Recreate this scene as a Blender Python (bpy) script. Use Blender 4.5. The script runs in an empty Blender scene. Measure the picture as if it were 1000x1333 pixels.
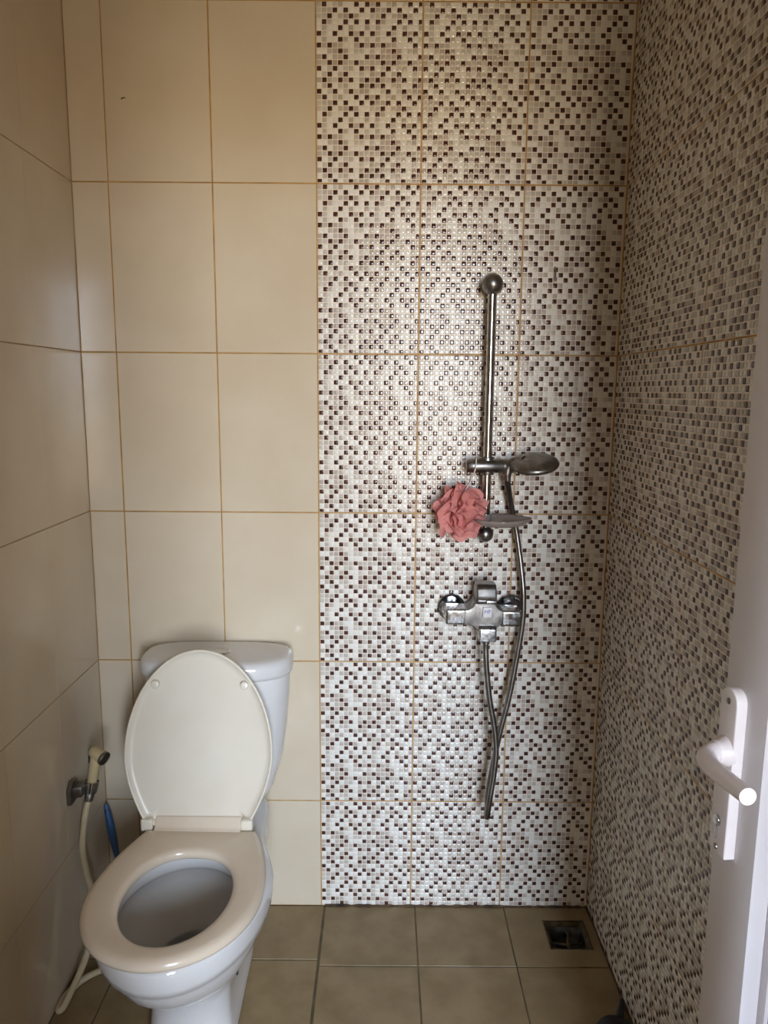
import bpy, bmesh, math, random
from mathutils import Vector, Matrix
random.seed(7)
SC = bpy.context.scene
COL = SC.collection
PI = math.pi

# ------------------------------------------------------------------ camera
# world: X right, back wall is Y = 0, floor is Z = 0, the camera stands in the doorway
CAM_F, PITCH, YAW, ROLL = 969.5, 0.16079, -0.00107, 0.00755
CAM_LOC = Vector((0.16567, -1.8883, 1.42717))
cd = bpy.data.cameras.new('camera')
cam = bpy.data.objects.new('camera', cd); COL.objects.link(cam)
cd.sensor_fit = 'VERTICAL'; cd.sensor_height = 24.0
cd.lens = 24.0 * CAM_F / 1333.0
cd.clip_start = 0.01
r0 = Vector((math.cos(YAW), math.sin(YAW), 0)); f0 = Vector((-math.sin(YAW), math.cos(YAW), 0)); u0 = Vector((0, 0, 1))
fw = f0 * math.cos(PITCH) - u0 * math.sin(PITCH); up = u0 * math.cos(PITCH) + f0 * math.sin(PITCH)
rr = r0 * math.cos(ROLL) + up * math.sin(ROLL); uu = -r0 * math.sin(ROLL) + up * math.cos(ROLL)
cam.matrix_world = Matrix(((rr.x, uu.x, -fw.x, CAM_LOC.x), (rr.y, uu.y, -fw.y, CAM_LOC.y), (rr.z, uu.z, -fw.z, CAM_LOC.z), (0, 0, 0, 1)))
SC.camera = cam

# ------------------------------------------------------------------ world, light, exposure
w = bpy.data.worlds.new('world'); SC.world = w; w.use_nodes = True
wn, wl_ = w.node_tree.nodes, w.node_tree.links
bg = wn['Background']; bg.inputs[1].default_value = 9.0
tcw = wn.new('ShaderNodeTexCoord'); sxyz = wn.new('ShaderNodeSeparateXYZ'); mrw = wn.new('ShaderNodeMapRange'); rpw = wn.new('ShaderNodeValToRGB')
wl_.new(tcw.outputs['Generated'], sxyz.inputs[0]); wl_.new(sxyz.outputs['Z'], mrw.inputs[0])
mrw.inputs[1].default_value = -1.0; mrw.inputs[2].default_value = 1.0
cr = rpw.color_ramp                              # sunlit earth below the horizon, hazy bright sky above it
for p, c in ((0.0, (0.40, 0.33, 0.25, 1)), (0.47, (0.60, 0.50, 0.37, 1)), (0.51, (0.86, 0.94, 1.05, 1)), (0.60, (0.74, 0.88, 1.10, 1))):
    e = cr.elements[0] if p == 0.0 else (cr.elements[1] if p == 0.47 else cr.elements.new(p))
    e.position = p; e.color = c
wl_.new(mrw.outputs[0], rpw.inputs[0]); wl_.new(rpw.outputs[0], bg.inputs[0])
# daylight falls in through the tall window of the room behind the camera; the portal only guides the sampling
WIN_X0, WIN_X1, WIN_Z0, WIN_Z1, WIN_Y = 0.27, 1.20, 0.60, 2.30, -3.9
ld = bpy.data.lights.new('window_portal', 'AREA'); ld.shape = 'RECTANGLE'
ld.size = WIN_X1 - WIN_X0; ld.size_y = WIN_Z1 - WIN_Z0; ld.cycles.is_portal = True
lo = bpy.data.objects.new('window_portal', ld); COL.objects.link(lo)
lo.location = ((WIN_X0 + WIN_X1) / 2, WIN_Y - 0.10, (WIN_Z0 + WIN_Z1) / 2)
lo.rotation_euler = (-PI / 2, 0, PI)             # area lamps face -Z: turned to face +Y
SC.view_settings.view_transform = 'Standard'; SC.view_settings.look = 'None'
SC.view_settings.gamma = 1.0; SC.view_settings.use_curve_mapping = False
SC.view_settings.exposure = 2.2

# ------------------------------------------------------------------ helpers
def srgb(r, g, b):
    def c(v):
        v /= 255.0
        return v / 12.92 if v <= 0.04045 else ((v + 0.055) / 1.055) ** 2.4
    return (c(r), c(g), c(b), 1)

def obj(name, mesh, mat=None, parent=None, loc=None, rot=None):
    o = bpy.data.objects.new(name, mesh); COL.objects.link(o)
    if mat is not None and len(mesh.materials) == 0: mesh.materials.append(mat)
    if parent: o.parent = parent
    if loc: o.location = loc
    if rot: o.rotation_euler = rot
    return o

def tag(o, label=None, cat=None, group=None, kind=None):
    if label: o['label'] = label
    if cat: o['category'] = cat
    if group: o['group'] = group
    if kind: o['kind'] = kind
    return o

def empty(name, loc, rz=0):
    o = bpy.data.objects.new(name, None); COL.objects.link(o)
    o.location = loc; o.rotation_euler = (0, 0, rz); o.empty_display_size = 0.05
    return o

def mesh(name, verts, faces, smooth=False):
    m = bpy.data.meshes.new(name); m.from_pydata([tuple(v) for v in verts], [], faces)
    if smooth: m.polygons.foreach_set('use_smooth', [True] * len(m.polygons))
    m.update(); return m

def bm_mesh(name, bm, smooth=True, angle=None):
    bmesh.ops.recalc_face_normals(bm, faces=bm.faces)
    m = bpy.data.meshes.new(name); bm.to_mesh(m); bm.free()
    if smooth: m.polygons.foreach_set('use_smooth', [True] * len(m.polygons))
    if angle is not None: m.set_sharp_from_angle(angle=math.radians(angle))
    return m

def box_bm(bm, c, s, bevel=0.0, seg=2, rot=None):
    t = bmesh.new()
    bmesh.ops.create_cube(t, size=1.0)
    for v in t.verts: v.co = Vector((v.co.x * s[0], v.co.y * s[1], v.co.z * s[2]))
    if bevel > 0: bmesh.ops.bevel(t, geom=list(t.edges), offset=bevel, segments=seg, affect='EDGES', profile=0.6)
    if rot is not None:
        for v in t.verts: v.co = rot @ v.co
    for v in t.verts: v.co += Vector(c)
    merge(bm, t); return bm

def merge(bm, t):
    t.verts.index_update()
    vs = [bm.verts.new(v.co) for v in t.verts]
    for f in t.faces:
        try: bm.faces.new([vs[v.index] for v in f.verts])
        except ValueError: pass
    t.free()

def box(name, c, s, bevel=0.0, seg=2, rot=None, angle=40):
    return bm_mesh(name, box_bm(bmesh.new(), c, s, bevel, seg, rot), True, angle)

def prism_bm(bm, pts, axis, a0, a1, bevel=0.0, seg=2):
    """polygon pts in the two other axes, extruded along axis ('x','y','z') from a0 to a1"""
    t = bmesh.new()
    def P(p, a):
        return {'x': Vector((a, p[0], p[1])), 'y': Vector((p[0], a, p[1])), 'z': Vector((p[0], p[1], a))}[axis]
    A = [t.verts.new(P(p, a0)) for p in pts]; B = [t.verts.new(P(p, a1)) for p in pts]
    n = len(pts)
    t.faces.new(A); t.faces.new(B[::-1])
    for i in range(n): t.faces.new((A[i], B[i], B[(i + 1) % n], A[(i + 1) % n]))
    bmesh.ops.recalc_face_normals(t, faces=t.faces)
    if bevel > 0: bmesh.ops.bevel(t, geom=list(t.edges), offset=bevel, segments=seg, affect='EDGES', profile=0.6, clamp_overlap=True)
    merge(bm, t); return bm

def prism(name, pts, axis, a0, a1, bevel=0.0, seg=2, angle=35):
    return bm_mesh(name, prism_bm(bmesh.new(), pts, axis, a0, a1, bevel, seg), True, angle)

def lathe_bm(bm, prof, n=32, M=None):
    """prof = [(r, z)...] turned about local Z, then matrix M"""
    M = M or Matrix()
    rings = []
    for r, z in prof:
        if r < 1e-6: rings.append([bm.verts.new(M @ Vector((0, 0, z)))])
        else: rings.append([bm.verts.new(M @ Vector((r * math.cos(2 * PI * i / n), r * math.sin(2 * PI * i / n), z))) for i in range(n)])
    for a, b in zip(rings, rings[1:]):
        for i in range(n):
            j = (i + 1) % n
            if len(a) == 1 and len(b) == 1: continue
            if len(a) == 1: bm.faces.new((a[0], b[j], b[i]))
            elif len(b) == 1: bm.faces.new((a[i], a[j], b[0]))
            else: bm.faces.new((a[i], a[j], b[j], b[i]))
    return bm

def lathe(name, prof, n=32, M=None, angle=40):
    return bm_mesh(name, lathe_bm(bmesh.new(), prof, n, M), True, angle)

def along(p, d):
    """matrix that takes local Z to direction d at point p"""
    return Matrix.Translation(Vector(p)) @ Vector(d).to_track_quat('Z', 'Y').to_matrix().to_4x4()

def catmull(pts, n=12):
    P = [Vector(p) for p in pts]; P = [P[0] * 2 - P[1]] + P + [P[-1] * 2 - P[-2]]
    out = []
    for i in range(1, len(P) - 2):
        for k in range(n):
            t = k / n
            out.append(0.5 * ((2 * P[i]) + (-P[i - 1] + P[i + 1]) * t + (2 * P[i - 1] - 5 * P[i] + 4 * P[i + 1] - P[i + 2]) * t * t + (-P[i - 1] + 3 * P[i] - 3 * P[i + 1] + P[i + 2]) * t ** 3))
    out.append(P[-2]); return out

def resample(path, step):
    out = [path[0]]; acc = 0.0
    for a, b in zip(path, path[1:]):
        L = (b - a).length; pos = step - acc
        while pos <= L and L > 0:
            out.append(a.lerp(b, pos / L)); pos += step
        acc = L - (pos - step)
    out.append(path[-1]); return out

def tube_bm(bm, path, rad, n=12, cap=True):
    path = [Vector(p) for p in path]; N = len(path)
    rf = rad if callable(rad) else (lambda t: rad)
    tan = [(path[min(i + 1, N - 1)] - path[max(i - 1, 0)]).normalized() for i in range(N)]
    nrm = tan[0].orthogonal().normalized(); rings = []
    for i in range(N):
        nrm = (nrm - tan[i] * nrm.dot(tan[i])).normalized(); bi = tan[i].cross(nrm)
        r = rf(i / (N - 1))
        rings.append([bm.verts.new(path[i] + (nrm * math.cos(2 * PI * k / n) + bi * math.sin(2 * PI * k / n)) * r) for k in range(n)])
    for a, b in zip(rings, rings[1:]):
        for k in range(n): bm.faces.new((a[k], a[(k + 1) % n], b[(k + 1) % n], b[k]))
    if cap: bm.faces.new(rings[0][::-1]); bm.faces.new(rings[-1])
    return bm

def tube(name, path, rad, n=12, cap=True, angle=50):
    return bm_mesh(name, tube_bm(bmesh.new(), path, rad, n, cap), True, angle)

def corrugated(name, path, r0, r1, step=0.0013, n=10):
    p = resample(path, step)
    bm = bmesh.new(); k = [0]
    rr_ = [(r0 if (i // 1) % 2 == 0 else r1) for i in range(len(p))]
    return bm_mesh(name, tube_bm(bm, p, lambda t: rr_[min(len(p) - 1, int(round(t * (len(p) - 1))))], n), True)

def loft(name, rings, caps=(True, True), angle=None, closed=True):
    bm = bmesh.new(); R = [[bm.verts.new(v) for v in r] for r in rings]
    for a, b in zip(R, R[1:]):
        n = len(a)
        for k in range(n if closed else n - 1):
            bm.faces.new((a[k], a[(k + 1) % n], b[(k + 1) % n], b[k]))
    if caps[0]: bm.faces.new(R[0][::-1])
    if caps[1]: bm.faces.new(R[-1])
    return bm_mesh(name, bm, True, angle)

# ------------------------------------------------------------------ materials
def mat(name, color, rough=0.4, metal=0.0, spec=0.5, noise=None, scale=20, bump=0.0, bscale=200, rnoise=0.0, var=0.0, trans=0.0, alpha=1.0, coat=0.0, sss=0.0, dirt=None):
    """noise = second colour mixed in by noise; var = brightness spread between objects"""
    m = bpy.data.materials.new(name); m.use_nodes = True
    nt = m.node_tree; N = nt.nodes; L = nt.links; b = N['Principled BSDF']
    b.inputs['Roughness'].default_value = rough; b.inputs['Metallic'].default_value = metal
    b.inputs['Specular IOR Level'].default_value = spec
    b.inputs['Transmission Weight'].default_value = trans; b.inputs['Alpha'].default_value = alpha
    b.inputs['Coat Weight'].default_value = coat
    tc = N.new('ShaderNodeTexCoord')
    out = None
    rgb = N.new('ShaderNodeRGB'); rgb.outputs[0].default_value = color; out = rgb.outputs[0]
    if noise:
        nz = N.new('ShaderNodeTexNoise'); nz.inputs['Scale'].default_value = scale; nz.inputs['Detail'].default_value = 5
        geo = N.new('ShaderNodeNewGeometry'); L.new(geo.outputs['Position'], nz.inputs['Vector'])
        rp = N.new('ShaderNodeValToRGB'); rp.color_ramp.elements[0].position = 0.38; rp.color_ramp.elements[1].position = 0.66
        L.new(nz.outputs['Fac'], rp.inputs['Fac'])
        mx = N.new('ShaderNodeMix'); mx.data_type = 'RGBA'
        L.new(rp.outputs['Color'], mx.inputs[0]); L.new(out, mx.inputs[6]); mx.inputs[7].default_value = noise; out = mx.outputs[2]
    if var:
        oi = N.new('ShaderNodeObjectInfo'); mr = N.new('ShaderNodeMapRange')
        mr.inputs[3].default_value = 1 - var; mr.inputs[4].default_value = 1 + var
        L.new(oi.outputs['Random'], mr.inputs[0])
        hv = N.new('ShaderNodeHueSaturation'); L.new(mr.outputs[0], hv.inputs['Value']); L.new(out, hv.inputs['Color']); out = hv.outputs[0]
    L.new(out, b.inputs['Base Color'])
    if rnoise:
        nz = N.new('ShaderNodeTexNoise'); nz.inputs['Scale'].default_value = 60; nz.inputs['Detail'].default_value = 4
        L.new(tc.outputs['Object'], nz.inputs['Vector'])
        mr = N.new('ShaderNodeMapRange'); mr.inputs[1].default_value = 0.3; mr.inputs[2].default_value = 0.7
        mr.inputs[3].default_value = max(0.02, rough - rnoise); mr.inputs[4].default_value = rough + rnoise
        L.new(nz.outputs['Fac'], mr.inputs[0]); L.new(mr.outputs[0], b.inputs['Roughness'])
    if bump:
        nz = N.new('ShaderNodeTexNoise'); nz.inputs['Scale'].default_value = bscale; nz.inputs['Detail'].default_value = 3
        L.new(tc.outputs['Object'], nz.inputs['Vector'])
        bp = N.new('ShaderNodeBump'); bp.inputs['Strength'].default_value = bump; bp.inputs['Distance'].default_value = 0.001
        L.new(nz.outputs['Fac'], bp.inputs['Height']); L.new(bp.outputs['Normal'], b.inputs['Normal'])
    return m

M = {}
M['tile'] = mat('beige_glazed_tile', srgb(216, 202, 178), 0.13, noise=srgb(210, 194, 168), scale=5, var=0.015, rnoise=0.03)
M['grout'] = mat('ochre_grout', srgb(190, 150, 86), 0.9, noise=srgb(156, 116, 62), scale=16)
M['grout_side'] = mat('beige_grout', srgb(176, 152, 116), 0.9, noise=srgb(150, 124, 86), scale=14)
M['chip_base'] = mat('mosaic_joint_glaze', srgb(238, 226, 212), 0.35, noise=srgb(232, 216, 198), scale=9)
M['floor_tile'] = mat('olive_floor_tile', srgb(150, 130, 96), 0.42, noise=srgb(132, 112, 78), scale=12, bump=0.25, bscale=400, var=0.05, rnoise=0.08)
M['floor_grout'] = mat('dark_floor_grout', srgb(84, 76, 56), 0.9, noise=srgb(112, 96, 66), scale=20)
M['mould'] = mat('mould_stained_sealant', srgb(96, 74, 48), 0.85, noise=srgb(40, 30, 22), scale=28)
M['ceiling'] = mat('ceiling_paint', srgb(236, 224, 200), 0.9, noise=srgb(230, 216, 190), scale=3)
M['paint'] = mat('room_wall_paint', srgb(198, 178, 146), 0.9, noise=srgb(192, 172, 140), scale=3)
M['room_floor'] = mat('room_floor_tile', srgb(140, 120, 94), 0.4, noise=srgb(130, 112, 88), scale=3)
M['porcelain'] = mat('white_porcelain', srgb(220, 218, 215), 0.10, noise=srgb(214, 211, 207), scale=6, spec=0.6)
M['seat'] = mat('cream_plastic', srgb(224, 208, 186), 0.22, noise=srgb(218, 201, 177), scale=8)
M['lid'] = mat('ivory_plastic', srgb(226, 218, 200), 0.30, noise=srgb(222, 212, 192), scale=8)
M['chrome'] = mat('chrome', srgb(200, 202, 204), 0.12, 1.0, noise=srgb(170, 170, 170), scale=40, rnoise=0.07)
M['dull_chrome'] = mat('limescaled_chrome', srgb(150, 147, 143), 0.36, 1.0, noise=srgb(122, 120, 117), scale=50, rnoise=0.1, bump=0.1)
M['worn_chrome'] = mat('water_spotted_chrome', srgb(196, 198, 200), 0.22, 1.0, noise=srgb(150, 152, 152), scale=160, rnoise=0.12, bump=0.15)
M['steel_hose'] = mat('ribbed_steel_hose', srgb(150, 148, 144), 0.3, 1.0, noise=srgb(126, 122, 116), scale=30)
M['cream_hose'] = mat('cream_vinyl_hose', srgb(204, 188, 156), 0.4, noise=srgb(190, 172, 138), scale=20)
M['cream_body'] = mat('yellowed_plastic', srgb(206, 188, 146), 0.35, noise=srgb(196, 176, 132), scale=24)
M['blue'] = mat('blue_plastic', srgb(66, 112, 168), 0.35, noise=srgb(56, 98, 150), scale=30)
M['green'] = mat('dark_green_plastic', srgb(22, 58, 44), 0.5, noise=srgb(16, 40, 32), scale=40)
M['pvc'] = mat('white_pvc', srgb(222, 219, 222), 0.35, noise=srgb(216, 212, 215), scale=6)
M['pvc_handle'] = mat('white_enamel', srgb(232, 226, 226), 0.28, noise=srgb(226, 218, 218), scale=20)
M['gasket'] = mat('black_gasket', srgb(40, 38, 40), 0.7, noise=srgb(70, 66, 66), scale=60)
M['pane'] = mat('tinted_door_glass', srgb(150, 142, 138), 0.05, noise=srgb(140, 132, 126), scale=3, spec=0.9, coat=0.6)
M['black'] = mat('black_rubber', srgb(20, 20, 22), 0.5, noise=srgb(30, 30, 34), scale=40, bump=0.3)
M['drain'] = mat('stained_drain_metal', srgb(104, 88, 60), 0.5, 0.6, noise=srgb(56, 46, 32), scale=40)
M['drain_dark'] = mat('slimy_drain_cup', srgb(26, 22, 18), 0.35, noise=srgb(46, 38, 28), scale=50)
M['dark'] = mat('dark_scuff', srgb(30, 24, 18), 0.8, noise=srgb(44, 34, 24), scale=90)
M['blue_print'] = mat('blue_print', srgb(40, 70, 150), 0.4, noise=srgb(46, 78, 160), scale=50)
M['water'] = mat('water', (0.9, 0.95, 0.95, 1), 0.02, noise=(0.88, 0.93, 0.93, 1), scale=4, trans=1.0)
M['dish'] = mat('smoky_plastic', srgb(186, 172, 162), 0.18, noise=srgb(172, 158, 148), scale=20, trans=0.4)
M['cord'] = mat('white_cord', srgb(216, 204, 196), 0.6, noise=srgb(204, 188, 180), scale=60)
M['wood'] = mat('window_frame_paint', srgb(230, 228, 224), 0.4, noise=srgb(224, 222, 218), scale=8)

def puff_mat():
    m = mat('pink_mesh_net', srgb(236, 164, 155), 0.75, noise=srgb(228, 150, 142), scale=40, bump=0.6, bscale=900)
    b = m.node_tree.nodes['Principled BSDF']
    nt = m.node_tree; tr = nt.nodes.new('ShaderNodeBsdfTranslucent'); tr.inputs[0].default_value = srgb(226, 140, 132)
    ms = nt.nodes.new('ShaderNodeMixShader'); ms.inputs[0].default_value = 0.3
    nt.links.new(b.outputs[0], ms.inputs[1]); nt.links.new(tr.outputs[0], ms.inputs[2])
    nt.links.new(ms.outputs[0], nt.nodes['Material Output'].inputs[0]); return m
M['puff'] = puff_mat()

def chip_mat():
    m = bpy.data.materials.new('glazed_mosaic_chips'); m.use_nodes = True
    nt = m.node_tree; N = nt.nodes; L = nt.links; b = N['Principled BSDF']
    at = N.new('ShaderNodeAttribute'); at.attribute_name = 'tone'
    rp = N.new('ShaderNodeValToRGB'); cr = rp.color_ramp; cr.interpolation = 'CONSTANT'
    cols = [(0.0, (70, 42, 34)), (0.12, (80, 48, 38)), (0.25, (186, 174, 162)), (0.40, (194, 184, 172)), (0.55, (204, 198, 186)), (0.70, (230, 228, 218)), (0.85, (236, 233, 224))]
    while len(cr.elements) < len(cols): cr.elements.new(0.5)
    for e, (p, c) in zip(cr.elements, cols): e.position = p; e.color = srgb(*c)
    L.new(at.outputs['Fac'], rp.inputs['Fac']); L.new(rp.outputs['Color'], b.inputs['Base Color'])
    b.inputs['Roughness'].default_value = 0.13; b.inputs['Specular IOR Level'].default_value = 0.55
    return m
M['chips'] = chip_mat()

# ------------------------------------------------------------------ the room shell
XL, XR, ZC, YF = -0.588, 0.746, 2.52, -1.70      # left wall, right wall, ceiling, inner face of the front wall
Z0 = 1.9178                                       # one horizontal joint, the others every 0.40 m
ROWS = [ZC, 2.3178, 1.9178, 1.5178, 1.1178, 0.7178, 0.3178, 0.0]
T = 0.007                                         # tile thickness
_cache = {}
def tile_mesh(w_, h_, bev=0.0012, t=T, material='tile', holes=None):
    """tile lying in local XY (w along X, h along Y), front face towards +Z, corner at origin"""
    key = (round(w_, 4), round(h_, 4), bev, t, material)
    if key in _cache: return _cache[key]
    v = []
    for z, i in ((0, 0), (t - bev, 0), (t - bev * 0.3, bev * 0.35), (t, bev)):
        v += [(i, i, z), (w_ - i, i, z), (w_ - i, h_ - i, z), (i, h_ - i, z)]
    f = [(12, 13, 14, 15)]
    for r in range(3):
        for k in range(4): f.append((r * 4 + k, r * 4 + (k + 1) % 4, r * 4 + 4 + (k + 1) % 4, r * 4 + 4 + k))
    m = mesh('tile', v, f); m.materials.append(M[material]); _cache[key] = m
    return m

DARK = [[1, 7, 9, 11, 17, 19], [3, 5, 8, 10, 13, 15, 18], [2, 6, 12, 16], [1, 5, 7, 9, 11, 15, 17, 19], [4, 14], [0, 3, 6, 8, 10, 13, 16, 18],
        [4, 7, 14, 17], [0, 2, 8, 10, 12, 18], [4, 14], [1, 5, 9, 11, 15, 19], [2, 4, 7, 12, 14, 17], [0, 3, 8, 10, 13, 18],
        [2, 5, 12, 15], [1, 4, 6, 9, 11, 14, 16, 19], [2, 8, 10, 12, 18], [0, 3, 6, 13, 16]]
_tr = random.Random(3)
TONE = []
for r in range(16):
    half = []
    for c in range(10):
        q = _tr.random()
        half.append(0.3 + 0.35 * _tr.random() if q < 0.50 else 0.72 + 0.25 * _tr.random())
    row = half + [h if _tr.random() < 0.85 else 0.3 + 0.65 * _tr.random() for h in half]
    for c in DARK[r]: row[c] = 0.05 + 0.15 * _tr.random()
    TONE.append(row)

def chips_mesh(w_, h_, flip=False):
    """pillowed chips of one mosaic tile: rows run from the tile's top edge downwards"""
    key = ('chips', round(w_, 4), round(h_, 4))
    if key in _cache: return _cache[key]
    P = 0.0125; g = 0.00085; KN = (-1.0, -0.88, -0.52, 0.52, 0.88, 1.0); verts = []; faces = []; tone = []
    edge = 0.0010
    ncol = int(math.ceil(w_ / P)); nrow = int(math.ceil(h_ / P))
    for r in range(nrow):
        for c in range(ncol):
            x0 = max(c * P + g, edge); x1 = min((c + 1) * P - g, w_ - edge)
            y1 = min(h_ - r * P - g, h_ - edge); y0 = max(h_ - (r + 1) * P + g, edge)
            if x1 - x0 < 0.004 or y1 - y0 < 0.004: continue
            cx_, cy_, hx, hy = (x0 + x1) / 2, (y0 + y1) / 2, (x1 - x0) / 2, (y1 - y0) / 2; base = len(verts)
            for v_ in KN:
                for u_ in KN:
                    e = max(abs(u_), abs(v_))
                    z = 0.0011 - 0.00042 * (abs(u_) ** 2.6 + abs(v_) ** 2.6) if e < 0.99 else -0.0001
                    verts.append((cx_ + hx * u_, cy_ + hy * v_, T + z))
            for j in range(5):
                for i in range(5):
                    a = base + j * 6 + i
                    faces.append((a, a + 1, a + 7, a + 6)); tone.append(TONE[r % 16][c % 20])
    m = mesh('mosaic_chips', verts, faces, True)
    at = m.attributes.new('tone', 'FLOAT', 'FACE'); at.data.foreach_set('value', tone)
    m.materials.append(M['chips']); _cache[key] = m
    return m

def wall_slab(name, c, s, m, label):
    o = obj(name, box(name, c, s), m); tag(o, label, 'wall', kind='structure'); return o

TH = 0.12; GD = 0.0010                            # joints lie 1 mm behind the tile faces
wb = wall_slab('wall_back', (0.079, GD + TH / 2, ZC / 2), (XR - XL + 2 * TH, TH, ZC), M['grout'], 'tiled back wall, beige tiles behind the toilet and brown mosaic behind the shower')
wl = wall_slab('wall_left', (XL - TH / 2 - GD, (YF - 0.14) / 2, ZC / 2), (TH, -YF + 0.14, ZC), M['grout_side'], 'beige tiled wall on the left beside the toilet')
wr = wall_slab('wall_right', (XR + TH / 2 + GD, (YF - 0.14) / 2, ZC / 2), (TH, -YF + 0.14, ZC), M['grout'], 'mosaic tiled wall on the right beside the open door')

def MB(xdir, ydir, zdir, o):
    x, y, z = Vector(xdir), Vector(ydir), Vector(zdir)
    return Matrix(((x.x, y.x, z.x, o[0]), (x.y, y.y, z.y, o[1]), (x.z, y.z, z.z, o[2]), (0, 0, 0, 1)))

def place_tile(parent, M4, w_, h_, mosaic, bev=0.0012):
    if mosaic:
        o = obj('mosaic_tile', tile_mesh(w_, h_, material='chip_base'), None, parent)
        o.matrix_world = M4
        c = obj('mosaic_chips', chips_mesh(w_, h_), None, o); c['kind'] = 'stuff'
    else:
        o = obj('tile', tile_mesh(w_, h_, bev), None, parent); o.matrix_world = M4
    return o

_j = random.Random(11)
def jit(a): return (_j.random() - 0.5) * a
# back wall
xs_plain = [XL, -0.5, -0.25, 0.0]; xs_mos = [0.0, 0.25, 0.5, XR]; G = 0.0028
for a, b in zip(ROWS, ROWS[1:]):
    for x0, x1 in zip(xs_plain, xs_plain[1:]):
        place_tile(wb, MB((1, 0, 0), (0, 0, 1), (0, -1, 0), (x0 + G / 2 + jit(.0006), T + jit(.0006), b + G / 2)), x1 - x0 - G, a - b - G, False)
    for x0, x1 in zip(xs_mos, xs_mos[1:]):
        place_tile(wb, MB((1, 0, 0), (0, 0, 1), (0, -1, 0), (x0 + G / 2, T + jit(.0004), b + G / 2)), x1 - x0 - G, a - b - G, True)
# right wall: local X runs towards the corner's left-hand order, so from the corner out into the room
ys = [0.0]
while ys[-1] > YF + 0.01: ys.append(max(ys[-1] - 0.25, YF))
for a, b in zip(ROWS, ROWS[1:]):
    for y0, y1 in zip(ys, ys[1:]):
        place_tile(wr, MB((0, -1, 0), (0, 0, 1), (-1, 0, 0), (XR + T + jit(.0004), y0 - G / 2, b + G / 2)), y0 - y1 - G, a - b - G, True)
ys = [0.0, -0.245]
while ys[-1] > YF + 0.01: ys.append(max(ys[-1] - 0.25, YF))
for a, b in zip(ROWS, ROWS[1:]):
    for y0, y1 in zip(ys, ys[1:]):
        place_tile(wl, MB((0, 1, 0), (0, 0, 1), (1, 0, 0), (XL - T + jit(.0003), y1 + 0.0003, b + G / 2)), y0 - y1 - 0.0006, a - b - G, False, 0.0003)
# a little dark mark on the second beige tile from the top
sc = obj('scuff_mark', prism('scuff_mark', [(-0.4595, 2.101), (-0.453, 2.1045), (-0.4475, 2.1035), (-0.4515, 2.1065), (-0.459, 2.1045)], 'y', -0.0012, 0.001), M['dark'], wb)

# floor slab around the drain pit
DX0, DX1, DY0, DY1 = 0.609, 0.722, -0.162, -0.052
def rects_minus(x0, x1, y0, y1):
    return [(x0, DX0, y0, y1), (DX1, x1, y0, y1), (DX0, DX1, y0, DY0), (DX0, DX1, DY1, y1)]
bm = bmesh.new()
for (a, b, c, d) in rects_minus(XL - 0.13, XR + 0.13, YF - 0.14, 0.13):
    box_bm(bm, ((a + b) / 2, (c + d) / 2, -0.0515), (b - a, d - c, 0.10))
fl = obj('floor', bm_mesh('floor', bm, False), M['floor_grout']); tag(fl, 'olive brown tiled floor of the shower room', 'floor', kind='structure')
FG = 0.0035
def floor_tile(x0, x1, y0, y1, g=FG):
    m = tile_mesh(x1 - x0 - g, y1 - y0 - g, 0.0014, T, 'floor_tile')
    o = obj('tile', m, None, fl); o.location = (x0 + g / 2, y0 + g / 2, -T + jit(.0008))
    return o
fx_r = [0.011, 0.262, 0.511, XR]; fx_l = [XL, -0.490, -0.240, 0.008]
fy_r = [0.0, -0.222, -0.472, -0.722, -0.972, -1.222, -1.472, YF]
fy_l = [0.0, -0.203, -0.453, -0.703, -0.953, -1.203, -1.453, YF]
for x0, x1 in zip(fx_l, fx_l[1:]):
    for y1, y0 in zip(fy_l, fy_l[1:]): floor_tile(x0, x1, y0, y1)
for x0, x1 in zip(fx_r, fx_r[1:]):
    for y1, y0 in zip(fy_r, fy_r[1:]):
        if x0 > 0.5 and y1 == 0.0:
            bm = bmesh.new()                      # the tile notched round the drain
            for (a, b, c, d) in rects_minus(x0 + FG / 2, x1 - FG / 2, y0 + FG / 2, y1 - FG / 2):
                box_bm(bm, ((a + b) / 2, (c + d) / 2, -T / 2), (b - a, d - c, T))
            obj('tile', bm_mesh('drain_tile', bm, False), M['floor_tile'], fl)
        else: floor_tile(x0, x1, y0, y1)

ce = obj('ceiling', box('ceiling', (0.079, (YF - 0.14) / 2 + 0.06, ZC + 0.05), (XR - XL + 0.26, -YF + 0.40, 0.10)), M['ceiling'])
tag(ce, 'cream painted ceiling above the shower room', 'ceiling', kind='structure')

# dirty sealant where the mosaic meets the floor and in the right-hand corner
def sealant(name, p0, p1, r, seed, label, m='mould'):
    rnd = random.Random(seed); n = 60; P0, P1 = Vector(p0), Vector(p1)
    path = [P0.lerp(P1, i / n) for i in range(n + 1)]
    rs = [r * (0.55 + 0.9 * rnd.random()) for _ in range(n + 1)]
    o = obj(name, tube(name, path, lambda t: rs[int(round(t * n))], 6), M[m]); tag(o, label, 'trim', kind='structure')
sealant('trim_1', (0.01, -0.001, 0.001), (XR - 0.001, -0.001, 0.001), 0.0045, 5, 'mould stained sealant along the foot of the mosaic back wall')
sealant('trim_2', (XR - 0.001, -0.002, 0.001), (XR - 0.001, YF + 0.01, 0.001), 0.0035, 6, 'mould stained sealant along the foot of the mosaic right wall')
sealant('trim_3', (XR - 0.0005, -0.0005, 0.005), (XR - 0.0005, -0.0005, ZC - 0.01), 0.0022, 8, 'stained joint in the corner between the mosaic walls', 'grout')
sealant('trim_4', (XL + 0.0005, -0.0005, 0.005), (XL + 0.0005, -0.0005, ZC - 0.01), 0.0008, 9, 'thin stained joint in the corner behind the toilet', 'grout_side')

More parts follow.
